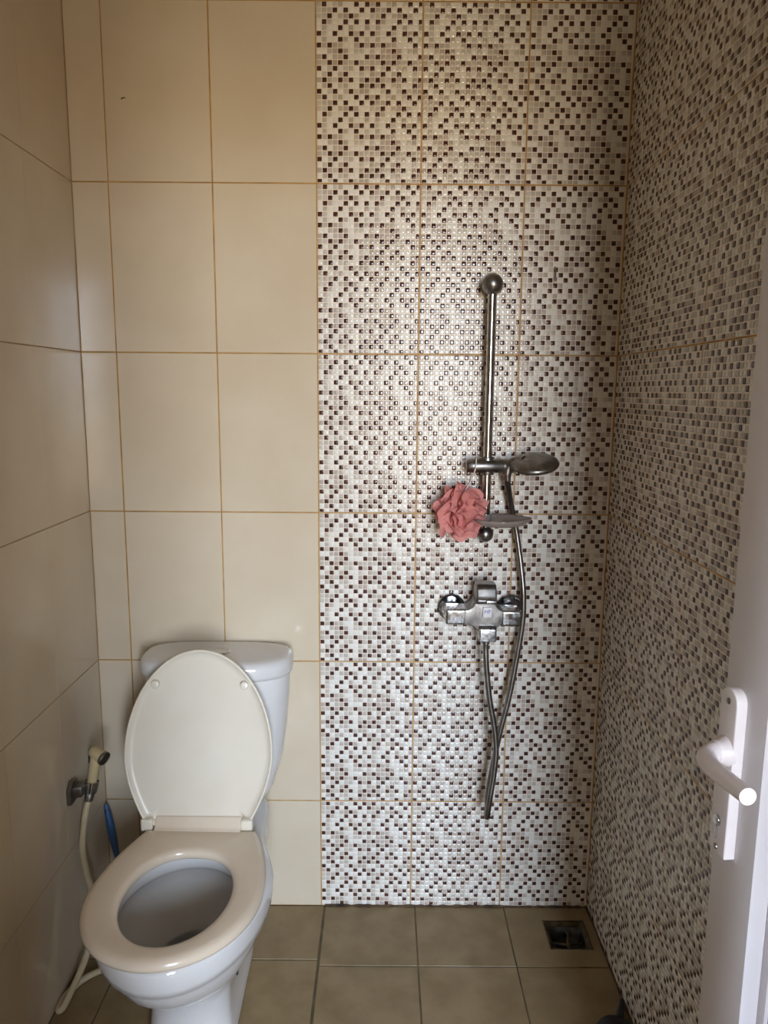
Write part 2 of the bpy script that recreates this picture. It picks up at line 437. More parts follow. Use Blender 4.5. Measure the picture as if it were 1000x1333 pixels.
# front wall with the doorway, and the room beyond it that the daylight comes through
DWX0, DWX1, DWZ = -0.02, 0.725, 2.06
bm = bmesh.new(); y0, y1 = YF - 0.14, YF
for (a, b, c, d) in [(-2.0, DWX0, 0, ZC), (DWX1, 2.4, 0, ZC), (DWX0, DWX1, DWZ, ZC)]:
    box_bm(bm, ((a + b) / 2, (y0 + y1) / 2, (c + d) / 2), (b - a, y1 - y0, d - c))
wf = obj('wall_front', bm_mesh('wall_front', bm, False), M['paint']); tag(wf, 'painted wall with the doorway that the photograph is taken through', 'wall', kind='structure')
def room(name, c, s, m, label, cat='wall'):
    o = obj(name, box(name, c, s), m); tag(o, label, cat, kind='structure'); return o
ry = (WIN_Y + y0) / 2; rl = y0 - WIN_Y
room('floor_outer', (0.2, ry, -0.055), (4.4, rl + 0.2, 0.10), M['room_floor'], 'tan tiled floor of the room outside the door', 'floor')
room('ceiling_outer', (0.2, ry, ZC + 0.05), (4.4, rl + 0.2, 0.10), M['ceiling'], 'painted ceiling of the room outside the door', 'ceiling')
room('wall_outer_left', (-2.05, ry, ZC / 2), (0.1, rl + 0.2, ZC), M['paint'], 'left painted wall of the room outside the door')
room('wall_outer_right', (2.45, ry, ZC / 2), (0.1, rl + 0.2, ZC), M['paint'], 'right painted wall of the room outside the door')
bm = bmesh.new()
for (a, b, c, d) in [(-2.0, WIN_X0, 0, ZC), (WIN_X1, 2.4, 0, ZC), (WIN_X0, WIN_X1, 0, WIN_Z0), (WIN_X0, WIN_X1, WIN_Z1, ZC)]:
    box_bm(bm, ((a + b) / 2, WIN_Y - 0.05, (c + d) / 2), (b - a, 0.10, d - c))
wo = obj('wall_outer_back', bm_mesh('wall_outer_back', bm, False), M['paint']); tag(wo, 'painted wall with the tall window behind the photographer', 'wall', kind='structure')
bm = bmesh.new()
for (a, b, c, d) in [(WIN_X0, WIN_X0 + .05, WIN_Z0, WIN_Z1), (WIN_X1 - .05, WIN_X1, WIN_Z0, WIN_Z1), (WIN_X0, WIN_X1, WIN_Z0, WIN_Z0 + .05), (WIN_X0, WIN_X1, WIN_Z1 - .05, WIN_Z1), ((WIN_X0 + WIN_X1) / 2 - .025, (WIN_X0 + WIN_X1) / 2 + .025, WIN_Z0, WIN_Z1)]:
    box_bm(bm, ((a + b) / 2, WIN_Y - 0.03, (c + d) / 2), (b - a, 0.05, d - c))
wi = obj('window_1', bm_mesh('window_1', bm, False), M['wood']); tag(wi, 'tall white framed window behind the photographer', 'window', kind='structure')

# door frame lining the opening
bm = bmesh.new()
prism_bm(bm, [(DWX0, y0 - .005), (DWX0 + .03, y0 - .005), (DWX0 + .03, y1 + .005), (DWX0, y1 + .005)], 'z', 0, DWZ, .002)
prism_bm(bm, [(DWX1 - .02, y0 - .005), (DWX1, y0 - .005), (DWX1, y1 + .005), (DWX1 - .02, y1 + .005)], 'z', 0, DWZ, .002)
box_bm(bm, ((DWX0 + DWX1) / 2, (y0 + y1) / 2, DWZ - .015), (DWX1 - DWX0, y1 - y0 + .01, .03), .002)
df = obj('trim_5', bm_mesh('door_frame', bm, True, 40), M['pvc']); tag(df, 'white frame lining the doorway around the photographer', 'door frame', kind='structure')

# ------------------------------------------------------------------ the open door on the right
DF = 0.600; DT = 0.045; DYE = -0.996; DYH = -1.685; DB, DTOP = 0.012, 2.02; ST = 0.090
dr = empty('door_1', (DF + DT / 2, DYH, 0)); tag(dr, 'white plastic door with lever handle standing open against the mosaic wall', 'door', kind='structure')
def dpart(name, me, m, parent=None):
    o = obj(name, me, m, parent or dr); o.matrix_world = Matrix(); 
    if parent is None: o.matrix_parent_inverse = dr.matrix_basis.inverted()
    return o
XM = DF + DT / 2
dpart('stile', box('stile', (XM, DYE - ST / 2, (DB + DTOP) / 2), (DT, ST, DTOP - DB), .0025), M['pvc'])
dpart('stile', box('stile', (XM, DYH + ST / 2, (DB + DTOP) / 2), (DT, ST, DTOP - DB), .0025), M['pvc'])
ya, yb = DYH + ST, DYE - ST
for z0, z1 in ((DB, DB + .12), (DTOP - .10, DTOP)):
    dpart('rail', box('rail', (XM, (ya + yb) / 2, (z0 + z1) / 2), (DT - .002, yb - ya, z1 - z0), .002), M['pvc'])
pz0, pz1 = DB + .12, DTOP - .10
for (yy0, yy1) in ((yb - .014, yb), (ya, ya + .014)):
    dpart('glazing_bead', box('glazing_bead', (DF + .0275, (yy0 + yy1) / 2, (pz0 + pz1) / 2), (.011, .014, pz1 - pz0), .002), M['pvc'])
dpart('gasket', box('gasket', (DF + .0235, yb - .0125, (pz0 + pz1) / 2), (.0025, .0018, pz1 - pz0), .0006), M['gasket'])
dpart('panel', box('panel', (DF + .030, (ya + yb) / 2, (pz0 + pz1) / 2), (.006, yb - ya - .004, pz1 - pz0 - .004), .001), M['pane'])
# handle plate: long escutcheon with the upper half standing proud
pl = [(-1.0095, .856), (-1.0455, .856), (-1.0455, 1.058)]
for k in range(1, 12):
    a = PI * k / 12
    pl.append((-1.0275 - .018 * math.cos(a), 1.058 + .016 * math.sin(a)))
pl.append((-1.0095, 1.058))
hp = dpart('handle_plate', prism('handle_plate', pl, 'x', DF - .0135, DF + .001, .0035, 3), M['pvc_handle'])
lv = dpart('lever_neck', lathe('lever_neck', [(0, 0), (.0190, 0), (.0185, .004), (.0155, .009), (.0135, .017), (0, .020)], 24, along((DF - .012, -1.0290, .993), (-1, -.15, .05))), M['pvc_handle'], hp)
path = catmull([(DF - .014, -1.0285, .993), (DF - .032, -1.033, .994), (DF - .0465, -1.046, .994), (DF - .0535, -1.070, .996), (DF - .0560, -1.095, .999), (DF - .0568, -1.121, 1.002), (DF - .0572, -1.152, 1.005)], 10)
dpart('lever_grip', tube('lever_grip', path, lambda t: .0128 - .0032 * t, 20, True, 60), M['pvc_handle'], hp)
dpart('screw', lathe('screw', [(0, .0005), (.004, .0005), (.004, .0015), (.003, .0022), (0, .0022)], 16, along((DF - .0135, -1.0285, 1.058), (-1, 0, 0))), M['dull_chrome'], hp)
dpart('key_cylinder', prism('key_cylinder', [(-1.0260 + .0065 * math.cos(a), .899 + .0075 * math.sin(a)) for a in [2 * PI * k / 16 for k in range(16)]], 'x', DF - .0165, DF - .013, .0008), M['chrome'], hp)
dpart('keyway', box('keyway', (DF - .0145, -1.0258, .884), (.003, .0030, .019), .0006), M['chrome'], hp)
dpart('screw', lathe('screw', [(0, 0), (.004, 0), (.0035, .0014), (0, .0018)], 16, along((DF - .0135, -1.0255, .863), (-1, 0, 0))), M['dull_chrome'], hp)
for z in (.28, 1.02, 1.78):
    dpart('hinge', lathe('hinge', [(0, -.05), (.008, -.05), (.008, .05), (0, .05)], 12, Matrix.Translation((DF + DT + .004, DYH + .002, z))), M['pvc'])

# swung a few degrees about its free edge, so that the hinge side stands nearer the wall
_p = Matrix.Translation((DF, DYE, 0)); dr.matrix_basis = _p @ Matrix.Rotation(math.radians(4.5), 4, 'Z') @ _p.inverted() @ dr.matrix_basis

# ------------------------------------------------------------------ toilet
TX = -0.252
toilet = empty('toilet', (TX, -0.35, 0)); tag(toilet, 'white porcelain toilet with raised ivory lid and cream seat in the left corner', 'toilet')
def tpart(name, me, m, parent=None):
    o = obj(name, me, m, parent or toilet)
    if parent is None: o.matrix_parent_inverse = Matrix.Translation(toilet.location).inverted()
    return o

def outline(z, yf, yfm, wf_, yrm, wr_, yb_, nb=3.2, n=20, cx=TX):
    """closed plan curve: front half-ellipse, blended sides, rounded back"""
    pts = []
    for k in range(n + 1):                       # front, from right side over the front to the left side
        a = PI * k / n
        pts.append((cx + wf_ * math.cos(a), yfm - (yfm - yf) * math.sin(a), z))
    m_ = 8
    for k in range(1, m_):
        t = k / m_; s = t * t * (3 - 2 * t)
        pts.append((cx - (wf_ + (wr_ - wf_) * s), yfm + (yrm - yfm) * t, z))
    for k in range(n + 1):
        a = PI * k / n
        c_, s_ = math.cos(a), math.sin(a)
        pts.append((cx - wr_ * math.copysign(abs(c_) ** (2 / nb), c_), yrm + (yb_ - yrm) * abs(s_) ** (2 / nb), z))
    for k in range(1, m_):
        t = 1 - k / m_; s = t * t * (3 - 2 * t)
        pts.append((cx + (wf_ + (wr_ - wf_) * s), yfm + (yrm - yfm) * t, z))
    return pts

def inner(z, yf, yb_, w_, like, cx=TX):
    """ellipse with as many points as an outline ring, matched by angle"""
    yc = (yf + yb_) / 2; out = []
    for p in like:
        a = math.atan2(p[1] - (-0.42), (p[0] - cx))
        ly = (yb_ - yf) / 2
        out.append((cx + w_ * math.cos(a), yc + ly * math.sin(a), z))
    return out
O = outline
rings = [O(0.000, -.500, -.43, .096, -.24, 0.093, -.10), O(0.012, -.502, -.43, .097, -.24, 0.094, -.10), O(0.030, -.494, -.43, .091, -.24, 0.090, -.10),
         O(0.080, -.490, -.43, .087, -.24, 0.086, -.10), O(0.130, -.497, -.43, .088, -.24, 0.085, -.10), O(0.165, -.520, -.43, .096, -.24, 0.087, -.10), O(0.195, -.562, -.43, .114, -.24, 0.093, -.095),
         O(0.225, -.602, -.42, .134, -.24, 0.108, -.09), O(0.260, -.638, -.42, .152, -.24, 0.118, -.08), O(0.295, -.660, -.42, .164, -.24, 0.128, -.07), O(0.314, -.668, -.42, .169, -.24, 0.130, -.065),
         O(0.318, -.671, -.42, .171, -.24, 0.131, -.063), O(0.322, -.684, -.42, .179, -.24, 0.136, -.06), O(0.340, -.690, -.42, .182, -.24, 0.139, -.055), O(0.372, -.694, -.42, .184, -.24, 0.140, -.05),
         O(0.382, -.691, -.42, .182, -.24, 0.138, -.052), O(0.386, -.682, -.42, .175, -.24, 0.132, -.058)]
top = rings[-1]
rings += [inner(.386, -.640, -.325, .134, top), inner(.382, -.634, -.330, .128, top), inner(.350, -.632, -.332, .127, top), inner(.338, -.638, -.326, .133, top), inner(.333, -.645, -.315, .142, top),
          inner(.300, -.638, -.310, .139, top), inner(.260, -.610, -.312, .122, top), inner(.215, -.560, -.325, .094, top), inner(.175, -.505, -.345, .065, top), inner(.150, -.470, -.365, .045, top)]
tpart('bowl', loft('bowl', rings, (True, True)), M['porcelain'])
wt = tpart('water', loft('water', [inner(.190, -.526, -.337, .0755, top)], (False, True)) if False else lathe('water', [(0, 0), (.5, 0), (1, 0)], 40, Matrix.Translation((TX, -.4315, .190)) @ Matrix.Diagonal((.0755, .0945, 1, 1))), M['water'])
tpart('bolt_cap', lathe('bolt_cap', [(0, 0), (.007, 0), (.006, .004), (0, .006)], 16, along((TX + .0855, -.36, .100), (1, -.05, .1))), M['black'])

# tank
def tank_ring(z, w_, yf, yb_=-.012, n=3.4, cx=TX + .004, steps=56, bow=0.018):
    out = []
    yc = (yf + yb_) / 2; ly = (yb_ - yf) / 2
    for k in range(steps):
        a = 2 * PI * k / steps; c_, s_ = math.cos(a), math.sin(a)
        x = w_ * math.copysign(abs(c_) ** (2 / n), c_); y = ly * math.copysign(abs(s_) ** (2 / n), s_)
        if s_ < 0: y += bow * (x / w_) ** 2
        out.append((cx + x, yc + y, z))
    return out
tr = [tank_ring(.384, .105, -.150), tank_ring(.392, .118, -.160), tank_ring(.42, .134, -.168), tank_ring(.50, .158, -.176), tank_ring(.58, .170, -.182), tank_ring(.66, .177, -.186), tank_ring(.726, .180, -.188), tank_ring(.730, .178, -.186)]
tpart('tank', loft('tank', tr, (True, True), 60), M['porcelain'])
tl = [tank_ring(.7315, .181, -.189), tank_ring(.734, .187, -.196, -.008), tank_ring(.742, .1885, -.199, -.007), tank_ring(.762, .189, -.2, -.006), tank_ring(.772, .186, -.196, -.009), tank_ring(.777, .178, -.186, -.016), tank_ring(.7785, .166, -.172, -.026)]
tpart('tank_lid', loft('tank_lid', tl, (True, True), 60), M['porcelain'])
fb = tpart('flush_button', lathe('flush_button', [(0, 0), (.024, 0), (.024, .003), (.022, .0045), (.018, .0035), (0, .0045)], 32, Matrix.Translation((TX + .012, -.10, .778))), M['chrome'])

# seat: built about its hinge line, slightly swung to the left
SEAT_C = Vector((-0.2525, -0.290, 0)); SROT = Matrix.Rotation(math.radians(-0.8), 4, 'Z')
def egg(w_=.179, L=.418, ym=.215, wb=.128, n=40):
    """seat outline in local coordinates: straight hinge edge at y=0, round front at y=-L"""
    pts = []
    for k in range(n + 1):
        a = PI * k / n
        pts.append((w_ * math.cos(a), -ym - (L - ym) * math.sin(a)))
    m_ = 18
    for k in range(1, m_ + 1):
        t = k / m_
        pts.append((-(wb + (w_ - wb) * math.cos(t * PI / 2) ** 0.9), -ym * (1 - t)))
    for k in range(1, 8): pts.append((-wb + 2 * wb * k / 8, 0.0))
    for k in range(m_, 0, -1):
        t = k / m_
        pts.append((wb + (w_ - wb) * math.cos(t * PI / 2) ** 0.9, -ym * (1 - t)))
    return pts
def inset(pts, d):
    """move a closed curve inwards by d"""
    n = len(pts); out = []
    ar = sum(pts[i][0] * pts[(i + 1) % n][1] - pts[(i + 1) % n][0] * pts[i][1] for i in range(n))
    sg = 1 if ar > 0 else -1
    for i in range(n):
        ax, ay = pts[i - 1]; bx, by = pts[(i + 1) % n]
        tx, ty = bx - ax, by - ay; l = math.hypot(tx, ty) or 1
        out.append((pts[i][0] - sg * ty / l * d, pts[i][1] + sg * tx / l * d))
    return out
SM = Matrix.Translation(SEAT_C) @ SROT
eg = egg()
hole = []
for k in range(len(eg)):
    a = 2 * PI * k / len(eg)
    x = .110 * math.cos(a) + .006; y = -.222 - (.148 if math.sin(a) > 0 else .138) * math.sin(a)
    if math.sin(a) < 0: x = .110 * math.copysign(abs(math.cos(a)) ** .85, math.cos(a)) + .006
    hole.append((x, y))
zb, zt = .3935, .4165
def S(pts, z): return [SM @ Vector((x, y, z)) for x, y in pts]
srings = [S(inset(eg, .006), zb), S(eg, zb + .004), S(inset(eg, -.001), zb + .010), S(inset(eg, .002), zt - .006), S(inset(eg, .008), zt - .001), S(inset(eg, .016), zt + .0005),
          S(inset(hole, -.014), zt), S(inset(hole, -.005), zt - .002), S(hole, zt - .008), S(inset(hole, .000), zb + .004), S(inset(hole, -.004), zb), S(inset(eg, .006), zb)]
bm = bmesh.new(); R_ = [[bm.verts.new(v) for v in r] for r in srings[:-1]]
for i in range(len(R_)):
    a, b = R_[i], R_[(i + 1) % len(R_)]
    for k in range(len(a)): bm.faces.new((a[k], a[(k + 1) % len(a)], b[(k + 1) % len(a)], b[k]))
seat = tpart('seat', bm_mesh('seat', bm, True), M['seat'])
# rear bridge of the seat that rises to the hinge barrel
bp = [(-.020, zt - .003), (-.006, zt + .004), (.004, zt + .016), (.010, zt + .024), (.018, zt + .024), (.022, zt + .014), (.018, zb + .004), (-.004, zb + .002)]
bm = prism_bm(bmesh.new(), bp, 'x', -.110, .092, .0035, 3)
for v in bm.verts: v.co = SM @ v.co
tpart('seat_bridge', bm_mesh('seat_bridge', bm, True, 40), M['seat'], seat)
for sx, sy in ((-.13, -.30), (.13, -.30), (-.11, -.12), (.11, -.12)):
    tpart('buffer', box('buffer', SM @ Vector((sx, sy, .3895)), (.022, .014, .008), .003), M['seat'], seat)

# lid: same egg, stood up and leaning on the tank
Lbase = Vector((-0.2645, -0.284, 0.420)); Ltop = Vector((-0.262, -0.207, 0.822))
ax_u = (Ltop - Lbase).normalized(); ax_r = Vector((1, 0, 0)); ax_r = (ax_r - ax_u * ax_r.dot(ax_u)).normalized(); ax_n = ax_r.cross(ax_u)   # points to +Y or -Y
if ax_n.y > 0: ax_n = -ax_n
LM = Matrix(((ax_r.x, ax_u.x, ax_n.x, Lbase.x), (ax_r.y, ax_u.y, ax_n.y, Lbase.y), (ax_r.z, ax_u.z, ax_n.z, Lbase.z), (0, 0, 0, 1)))
def lid_outline(n=40, w_=.174, L=.410, ym=.168, wb=.118):
    pts = []
    for k in range(n + 1):
        a = PI * k / n
        pts.append((w_ * math.cos(a), ym + (L - ym) * math.sin(a) ** 1.04))
    m_ = 18
    for k in range(1, m_ + 1):
        t = k / m_
        pts.append((-(wb + (w_ - wb) * math.cos(t * PI / 2) ** 0.9), ym * (1 - t) + (0.0) * t))
    for k in range(1, 8): pts.append((-wb + 2 * wb * k / 8, 0.0))
    for k in range(m_, 0, -1):
        t = k / m_
        pts.append(((wb + (w_ - wb) * math.cos(t * PI / 2) ** 0.9), ym * (1 - t)))
    return pts
le = lid_outline()
def LR(pts, z): return [LM @ Vector((x, y, z)) for x, y in pts]
lrings = [LR(inset(le, .030), -.016), LR(inset(le, .012), -.014), LR(inset(le, .003), -.009), LR(le, -.002), LR(le, .004), LR(inset(le, .0015), .006), LR(inset(le, .004), .006), LR(inset(le, .0055), .0045), LR(inset(le, .009), -.001), LR(inset(le, .020), -.003), LR(inset(le, .05), -.004)]
lid = tpart('seat_lid', loft('seat_lid', lrings, (True, True)), M['lid'])
for sx in (-.107, .107):
    tpart('bumper', lathe('bumper', [(0, -.004), (.0105, -.004), (.0105, .0050), (.0088, .0090), (.005, .0104), (0, .0106)], 24, LM @ Matrix.Translation((sx * .98, .328, -.001))), M['lid'], lid)
for s in (-1, 1):
    tpart('hinge_block', box('hinge_block', (Lbase.x + s * .1165, -.281, .4235), (.028, .026, .030), .006, 3), M['lid'], lid)
tpart('hinge_pin', tube('hinge_pin', [(Lbase.x - .128, -.279, .428), (Lbase.x + .128, -.279, .428)], .006, 12), M['seat'], lid)

# ------------------------------------------------------------------ bidet sprayer, its holder and hose
hd = empty('sprayer_holder', (XL, -.205, .47)); tag(hd, 'small chrome bracket on the left wall holding the bidet sprayer', 'bracket')
def at(parent, name, me, m):
    p = parent
    while p.parent: p = p.parent
    o = obj(name, me, m, parent)
    if parent.parent is None: o.matrix_parent_inverse = parent.matrix_basis.inverted()
    return o
at(hd, 'wall_plate', prism('wall_plate', [(-.240, .440), (-.190, .440), (-.186, .462), (-.198, .490), (-.222, .496), (-.240, .480)], 'x', XL, XL + .012, .003), M['dull_chrome'])
bm = bmesh.new()
prism_bm(bm, [(XL + .008, -.225), (XL + .030, -.222), (XL + .034, -.186), (XL + .008, -.190)], 'z', .452, .478, .003)
at(hd, 'arm', bm_mesh('arm', bm, True, 40), M['dull_chrome'])
CP = Vector((-.545, -.195, .466)); CDIR = Vector((.17, .16, 1)).normalized()
at(hd, 'cup', lathe('cup', [(.0128, -.014), (.0150, -.014), (.0175, .014), (.0155, .014), (.0128, -.014)], 24, along(CP, CDIR)), M['chrome'])

sp = empty('bidet_sprayer', (-.55, -.21, .45)); tag(sp, 'yellowed bidet sprayer with pale hose hanging beside the toilet', 'bidet sprayer')
A = CP + CDIR * -.016; B = CP + CDIR * .060; Cc = CP + CDIR * .082
pathb = [A + (B - A) * t for t in (0, .12, .3, .5, .7, .85, 1.0)]
at(sp, 'body', tube('sprayer_body', pathb + [Cc], lambda t: .0105 + .0035 * t, 20), M['cream_body'])
hdir = Vector((.85, -.42, -.30)).normalized()
hp0 = Cc - hdir * .014
head = at(sp, 'head', lathe('sprayer_head', [(0, -.006), (.009, -.005), (.0135, 0), (.0150, .012), (.0165, .030), (.0165, .036), (0, .036)], 24, along(hp0, hdir)), M['cream_body'])
at(head, 'nozzle', lathe('sprayer_nozzle', [(.0165, .034), (.0172, .036), (.0172, .041), (.0150, .043), (.0135, .0415), (0, .0415)], 24, along(hp0, hdir)), M['dull_chrome'])
tpath = catmull([hp0 - hdir * .002 + Vector((0, 0, .006)), hp0 - hdir * .010 + Vector((0, 0, -.004)), hp0 - hdir * .012 + Vector((0, 0, -.022)), hp0 - hdir * .008 + Vector((-.004, 0, -.036))], 6)
at(sp, 'trigger', tube('trigger', tpath, lambda t: .0045 - .001 * t, 10), M['gasket'])
hosep = catmull([A + CDIR * .006, A - CDIR * .012, (-.556, -.213, .400), (-.560, -.230, .330), (-.557, -.225, .262), (-.546, -.222, .190), (-.543, -.238, .115), (-.548, -.262, .072), (-.554, -.300, .046), (-.561, -.340, .027), (-.567, -.366, .013),
                 (-.5745, -.374, .009), (-.5790, -.362, .009), (-.5780, -.335, .009), (-.566, -.298, .009), (-.548, -.272, .009), (-.520, -.250, .009), (-.480, -.225, .010), (-.44, -.16, .010), (-.42, -.06, .02), (-.42, -.008, .04)], 12)
at(sp, 'hose', tube('sprayer_hose', hosep, .0078, 14), M['cream_hose'])
at(sp, 'ferrule', lathe('ferrule', [(.0085, -.020), (.0105, -.018), (.0115, 0), (.0105, .002), (0, .002)], 20, along(A, CDIR)), M['dull_chrome'])

# blue brush leaning into the corner behind the toilet
br = empty('toilet_brush', (-.53, -.10, 0)); tag(br, 'blue handled cleaning brush leaning in the corner behind the toilet', 'brush')
b0 = Vector((-.500, -.10, .022)); b1 = Vector((-.5755, -.034, .323))
bd = (b1 - b0).normalized()
bpath = [b0.lerp(b1, t) for t in [i / 24 for i in range(25)]]
def brad(t): return .0062 + .0045 * math.exp(-((t - .78) / .18) ** 2) if t < .985 else .0050
at(br, 'handle', tube('brush_handle', bpath, brad, 14, True, 60), M['blue'])
at(br, 'hang_hole', lathe('hang_hole', [(.0032, -.001), (.0050, 0), (.0032, .001), (.0032, -.001)], 16, along(b0.lerp(b1, .955) + Vector((.002, -.0075, .0)), (.3, -1, .1))), M['gasket'])
at(br, 'brush_head', box('brush_head', b0 + Vector((.01, -.01, .008)), (.055, .05, .03), .010, 3), M['green'])
bm = bmesh.new(); rb = random.Random(4)
for i in range(120):
    a = rb.random() * 2 * PI; q = .024 * math.sqrt(rb.random())
    p0_ = b0 + Vector((.01 + q * math.cos(a), -.01 + q * math.sin(a), .0))
    tube_bm(bm, [p0_, p0_ + Vector(((rb.random() - .5) * .01, (rb.random() - .5) * .01, -.021))], .0011, 4)
bs = at(br, 'bristles', bm_mesh('bristles', bm, False), M['green']); bs['kind'] = 'stuff'

# ------------------------------------------------------------------ shower rail with slider and soap dish
RX, RY, RZ0, RZ1 = 0.421, -0.060, 1.077, 1.677
rail = empty('shower_rail', (RX, 0, RZ0)); tag(rail, 'chrome vertical shower rail with ball ends and sliding bracket on the mosaic wall', 'shower rail')
at(rail, 'bar', lathe('bar', [(0, RZ0), (.0105, RZ0), (.0105, RZ1), (0, RZ1)], 28, Matrix.Translation((RX, RY, 0))), M['chrome'])
def ball(r, n=18): return [(r * math.sin(PI * k / n), -r * math.cos(PI * k / n)) for k in range(n + 1)]
for z, r in ((RZ1 + .002, .0255), (RZ0, .0205)):
    b_ = at(rail, 'ball_mount', lathe('ball_mount', [(max(0, a), b) for a, b in ball(r)], 32, along((RX, RY, z), (0, 0, 1))), M['dull_chrome'])
    at(b_, 'wall_stem', lathe('wall_stem', [(0, 0), (.020, 0), (.020, .004), (.0125, .010), (.0125, .052), (0, .052)], 28, along((RX, 0.0, z), (0, -1, 0))), M['dull_chrome'])
SZ = 1.248
sl = at(rail, 'slider', lathe('slider', [(0, -.060), (.013, -.060), (.0165, -.056), (.0175, -.04), (.0175, .028), (.0165, .030), (.0165, .032), (.0175, .034), (.0170, .062), (.014, .066), (0, .066)], 32, along((RX + .008, RY - .006, SZ), (1, 0, 0))), M['dull_chrome'])
at(sl, 'clamp_ring', lathe('clamp_ring', [(.0108, -.022), (.016, -.022), (.017, -.018), (.017, .018), (.016, .022), (.0108, .022), (.0108, -.022)], 28, Matrix.Translation((RX, RY, SZ))), M['dull_chrome'])
# soap dish: shallow pointed leaf clipped to the bar
dring = []
def leaf(sc, z, n=48):
    out = []
    for k in range(n):
        a = 2 * PI * k / n; x = math.cos(a); y = math.sin(a)
        taper = 1 - .45 * max(0, x) ** 1.5
        out.append((RX + .034 + .073 * sc * x, RY - .040 + .064 * sc * y * taper, z))
    return out
DZ = 1.118
dl = [leaf(.55, DZ - .012), leaf(.80, DZ - .009), leaf(.95, DZ), leaf(1.0, DZ + .006), leaf(.985, DZ + .0075), leaf(.93, DZ + .003), leaf(.78, DZ - .006), leaf(.53, DZ - .0095)]
ds = at(rail, 'soap_dish', loft('soap_dish', dl, (True, True)), M['dish']); ds['label'] = 'smoky translucent soap dish'
at(ds, 'clip', lathe('dish_clip', [(.0107, -.012), (.0140, -.012), (.0140, .010), (.0107, .010), (.0107, -.012)], 24, Matrix.Translation((RX, RY, DZ))), M['dish'])

# hand shower in the bracket, with its ribbed hose
hs = empty('hand_shower', (RX + .06, RY - .02, SZ)); tag(hs, 'grey chrome hand shower with round head and ribbed metal hose', 'hand shower')
HX = Vector((.4685, -.074, SZ)); hn = Vector((.10, -.10, 1)).normalized()
HC = Vector((.5290, -.100, 1.2590)); HN = Vector((-.10, -.30, 1.0)).normalized()
hh = at(hs, 'head', lathe('shower_head', [(0, -.0105), (.046, -.0105), (.050, -.009), (.055, -.0085), (.0580, -.005), (.0585, -.001), (.0560, .004), (.045, .0100), (.025, .0135), (0, .0145)], 48, along(HC, HN)), M['dull_chrome'])
at(hh, 'spray_plate', lathe('spray_plate', [(0, -.0125), (.043, -.0125), (.0455, -.0108), (0, -.0100)], 40, along(HC, HN)), M['gasket'])
np_ = catmull([HX + Vector((.000, .0, -.020)), HX + Vector((.003, -.001, .0)), HX + Vector((.012, -.006, .010)), HX + Vector((.030, -.014, .0125)), HC + Vector((-.022, .004, .004))], 8)
at(hs, 'handle', tube('shower_handle', np_, lambda t: .0105 + .003 * t, 20), M['dull_chrome'])
at(hs, 'hose_nut', lathe('hose_nut', [(0, -.016), (.0075, -.016), (.0095, -.010), (.0105, .002), (0, .002)], 24, along(HX + Vector((.0, 0, -.020)), (-.08, 0, 1))), M['chrome'])
SPX, SPY, SPZ = .4255, -.098, .812
hp_ = catmull([HX + Vector((.0, 0, -.030)), (.478, -.054, 1.180), (.491, -.037, 1.130), (.503, -.034, 1.080), (.5155, -.042, 1.000), (.5235, -.052, .925), (.5235, -.056, .850), (.5115, -.060, .755), (.494, -.066, .650), (.473, -.070, .555), (.458, -.070, .465), (.4475, -.068, .385), (.4455, -.075, .352), (.4420, -.098, .337), (.4395, -.120, .352), (.443, -.128, .400), (.452, -.126, .470), (.4565, -.120, .530), (.451, -.113, .590), (.438, -.107, .660), (.4285, -.102, .740), (SPX, SPY, .790), (SPX, SPY, .806)], 14)
at(hs, 'hose', corrugated('shower_hose', hp_, .0078, .0067, .0019, 12), M['steel_hose'])

# ------------------------------------------------------------------ mixer valve
mx = empty('shower_mixer', (.421, 0, .87)); tag(mx, 'chrome single lever shower mixer with two round wall flanges on the mosaic wall', 'shower mixer')
for X in (.345, .498):
    e_ = at(mx, 'wall_flange', lathe('wall_flange', [(0, 0), (.0362, 0), (.0365, .004), (.0355, .008), (.0325, .0095), (.0290, .0085), (.0170, .0100), (.0150, .018), (0, .018)], 40, along((X, 0.0, .872), (0, -1, 0))), M['chrome'])
    at(e_, 'inlet_pipe', lathe('inlet_pipe', [(0, 0), (.0125, 0), (.0125, .040), (0, .040)], 24, along((X, -.012, .866), (0, -1, 0))), M['dull_chrome'])
arc = []
def bez(p, q, r, n=8): return [((1 - t) ** 2 * p[0] + 2 * t * (1 - t) * q[0] + t * t * r[0], (1 - t) ** 2 * p[1] + 2 * t * (1 - t) * q[1] + t * t * r[1]) for t in [i / n for i in range(n + 1)]]
bpts = bez((.370, .890), (.392, .892), (.397, .912), 5) + bez((.447, .912), (.450, .892), (.468, .888), 5) + bez((.468, .853), (.449, .852), (.447, .825), 6) + bez((.409, .825), (.404, .852), (.370, .854), 6)
body = at(mx, 'body', prism('mixer_body', bpts, 'y', -.098, -.036, .004, 3), M['dull_chrome'])
at(mx, 'inlet_block', box('inlet_block', (.3525, -.066, .8715), (.058, .060, .040), .006, 3), M['worn_chrome'])
at(mx, 'inlet_block', box('inlet_block', (.4865, -.066, .8685), (.054, .060, .040), .006, 3), M['worn_chrome'])
at(mx, 'outlet_block', prism('outlet_block', [(-.116, .814), (-.062, .814), (-.056, .850), (-.100, .852), (-.114, .847)], 'x', .4065, .4495, .004, 3), M['worn_chrome'])
at(mx, 'outlet_nipple', lathe('outlet_nipple', [(0, 0), (.0095, 0), (.0095, .010), (0, .010)], 20, Matrix.Translation((SPX, SPY, .805))), M['dull_chrome'])
lvp = [(-.052, .908), (-.098, .906), (-.118, .912), (-.124, .921), (-.118, .928), (-.110, .950), (-.100, .958), (-.060, .957), (-.050, .945)]
lev = at(mx, 'lever', prism('mixer_lever', lvp, 'x', .397, .447, .006, 3), M['dull_chrome'])
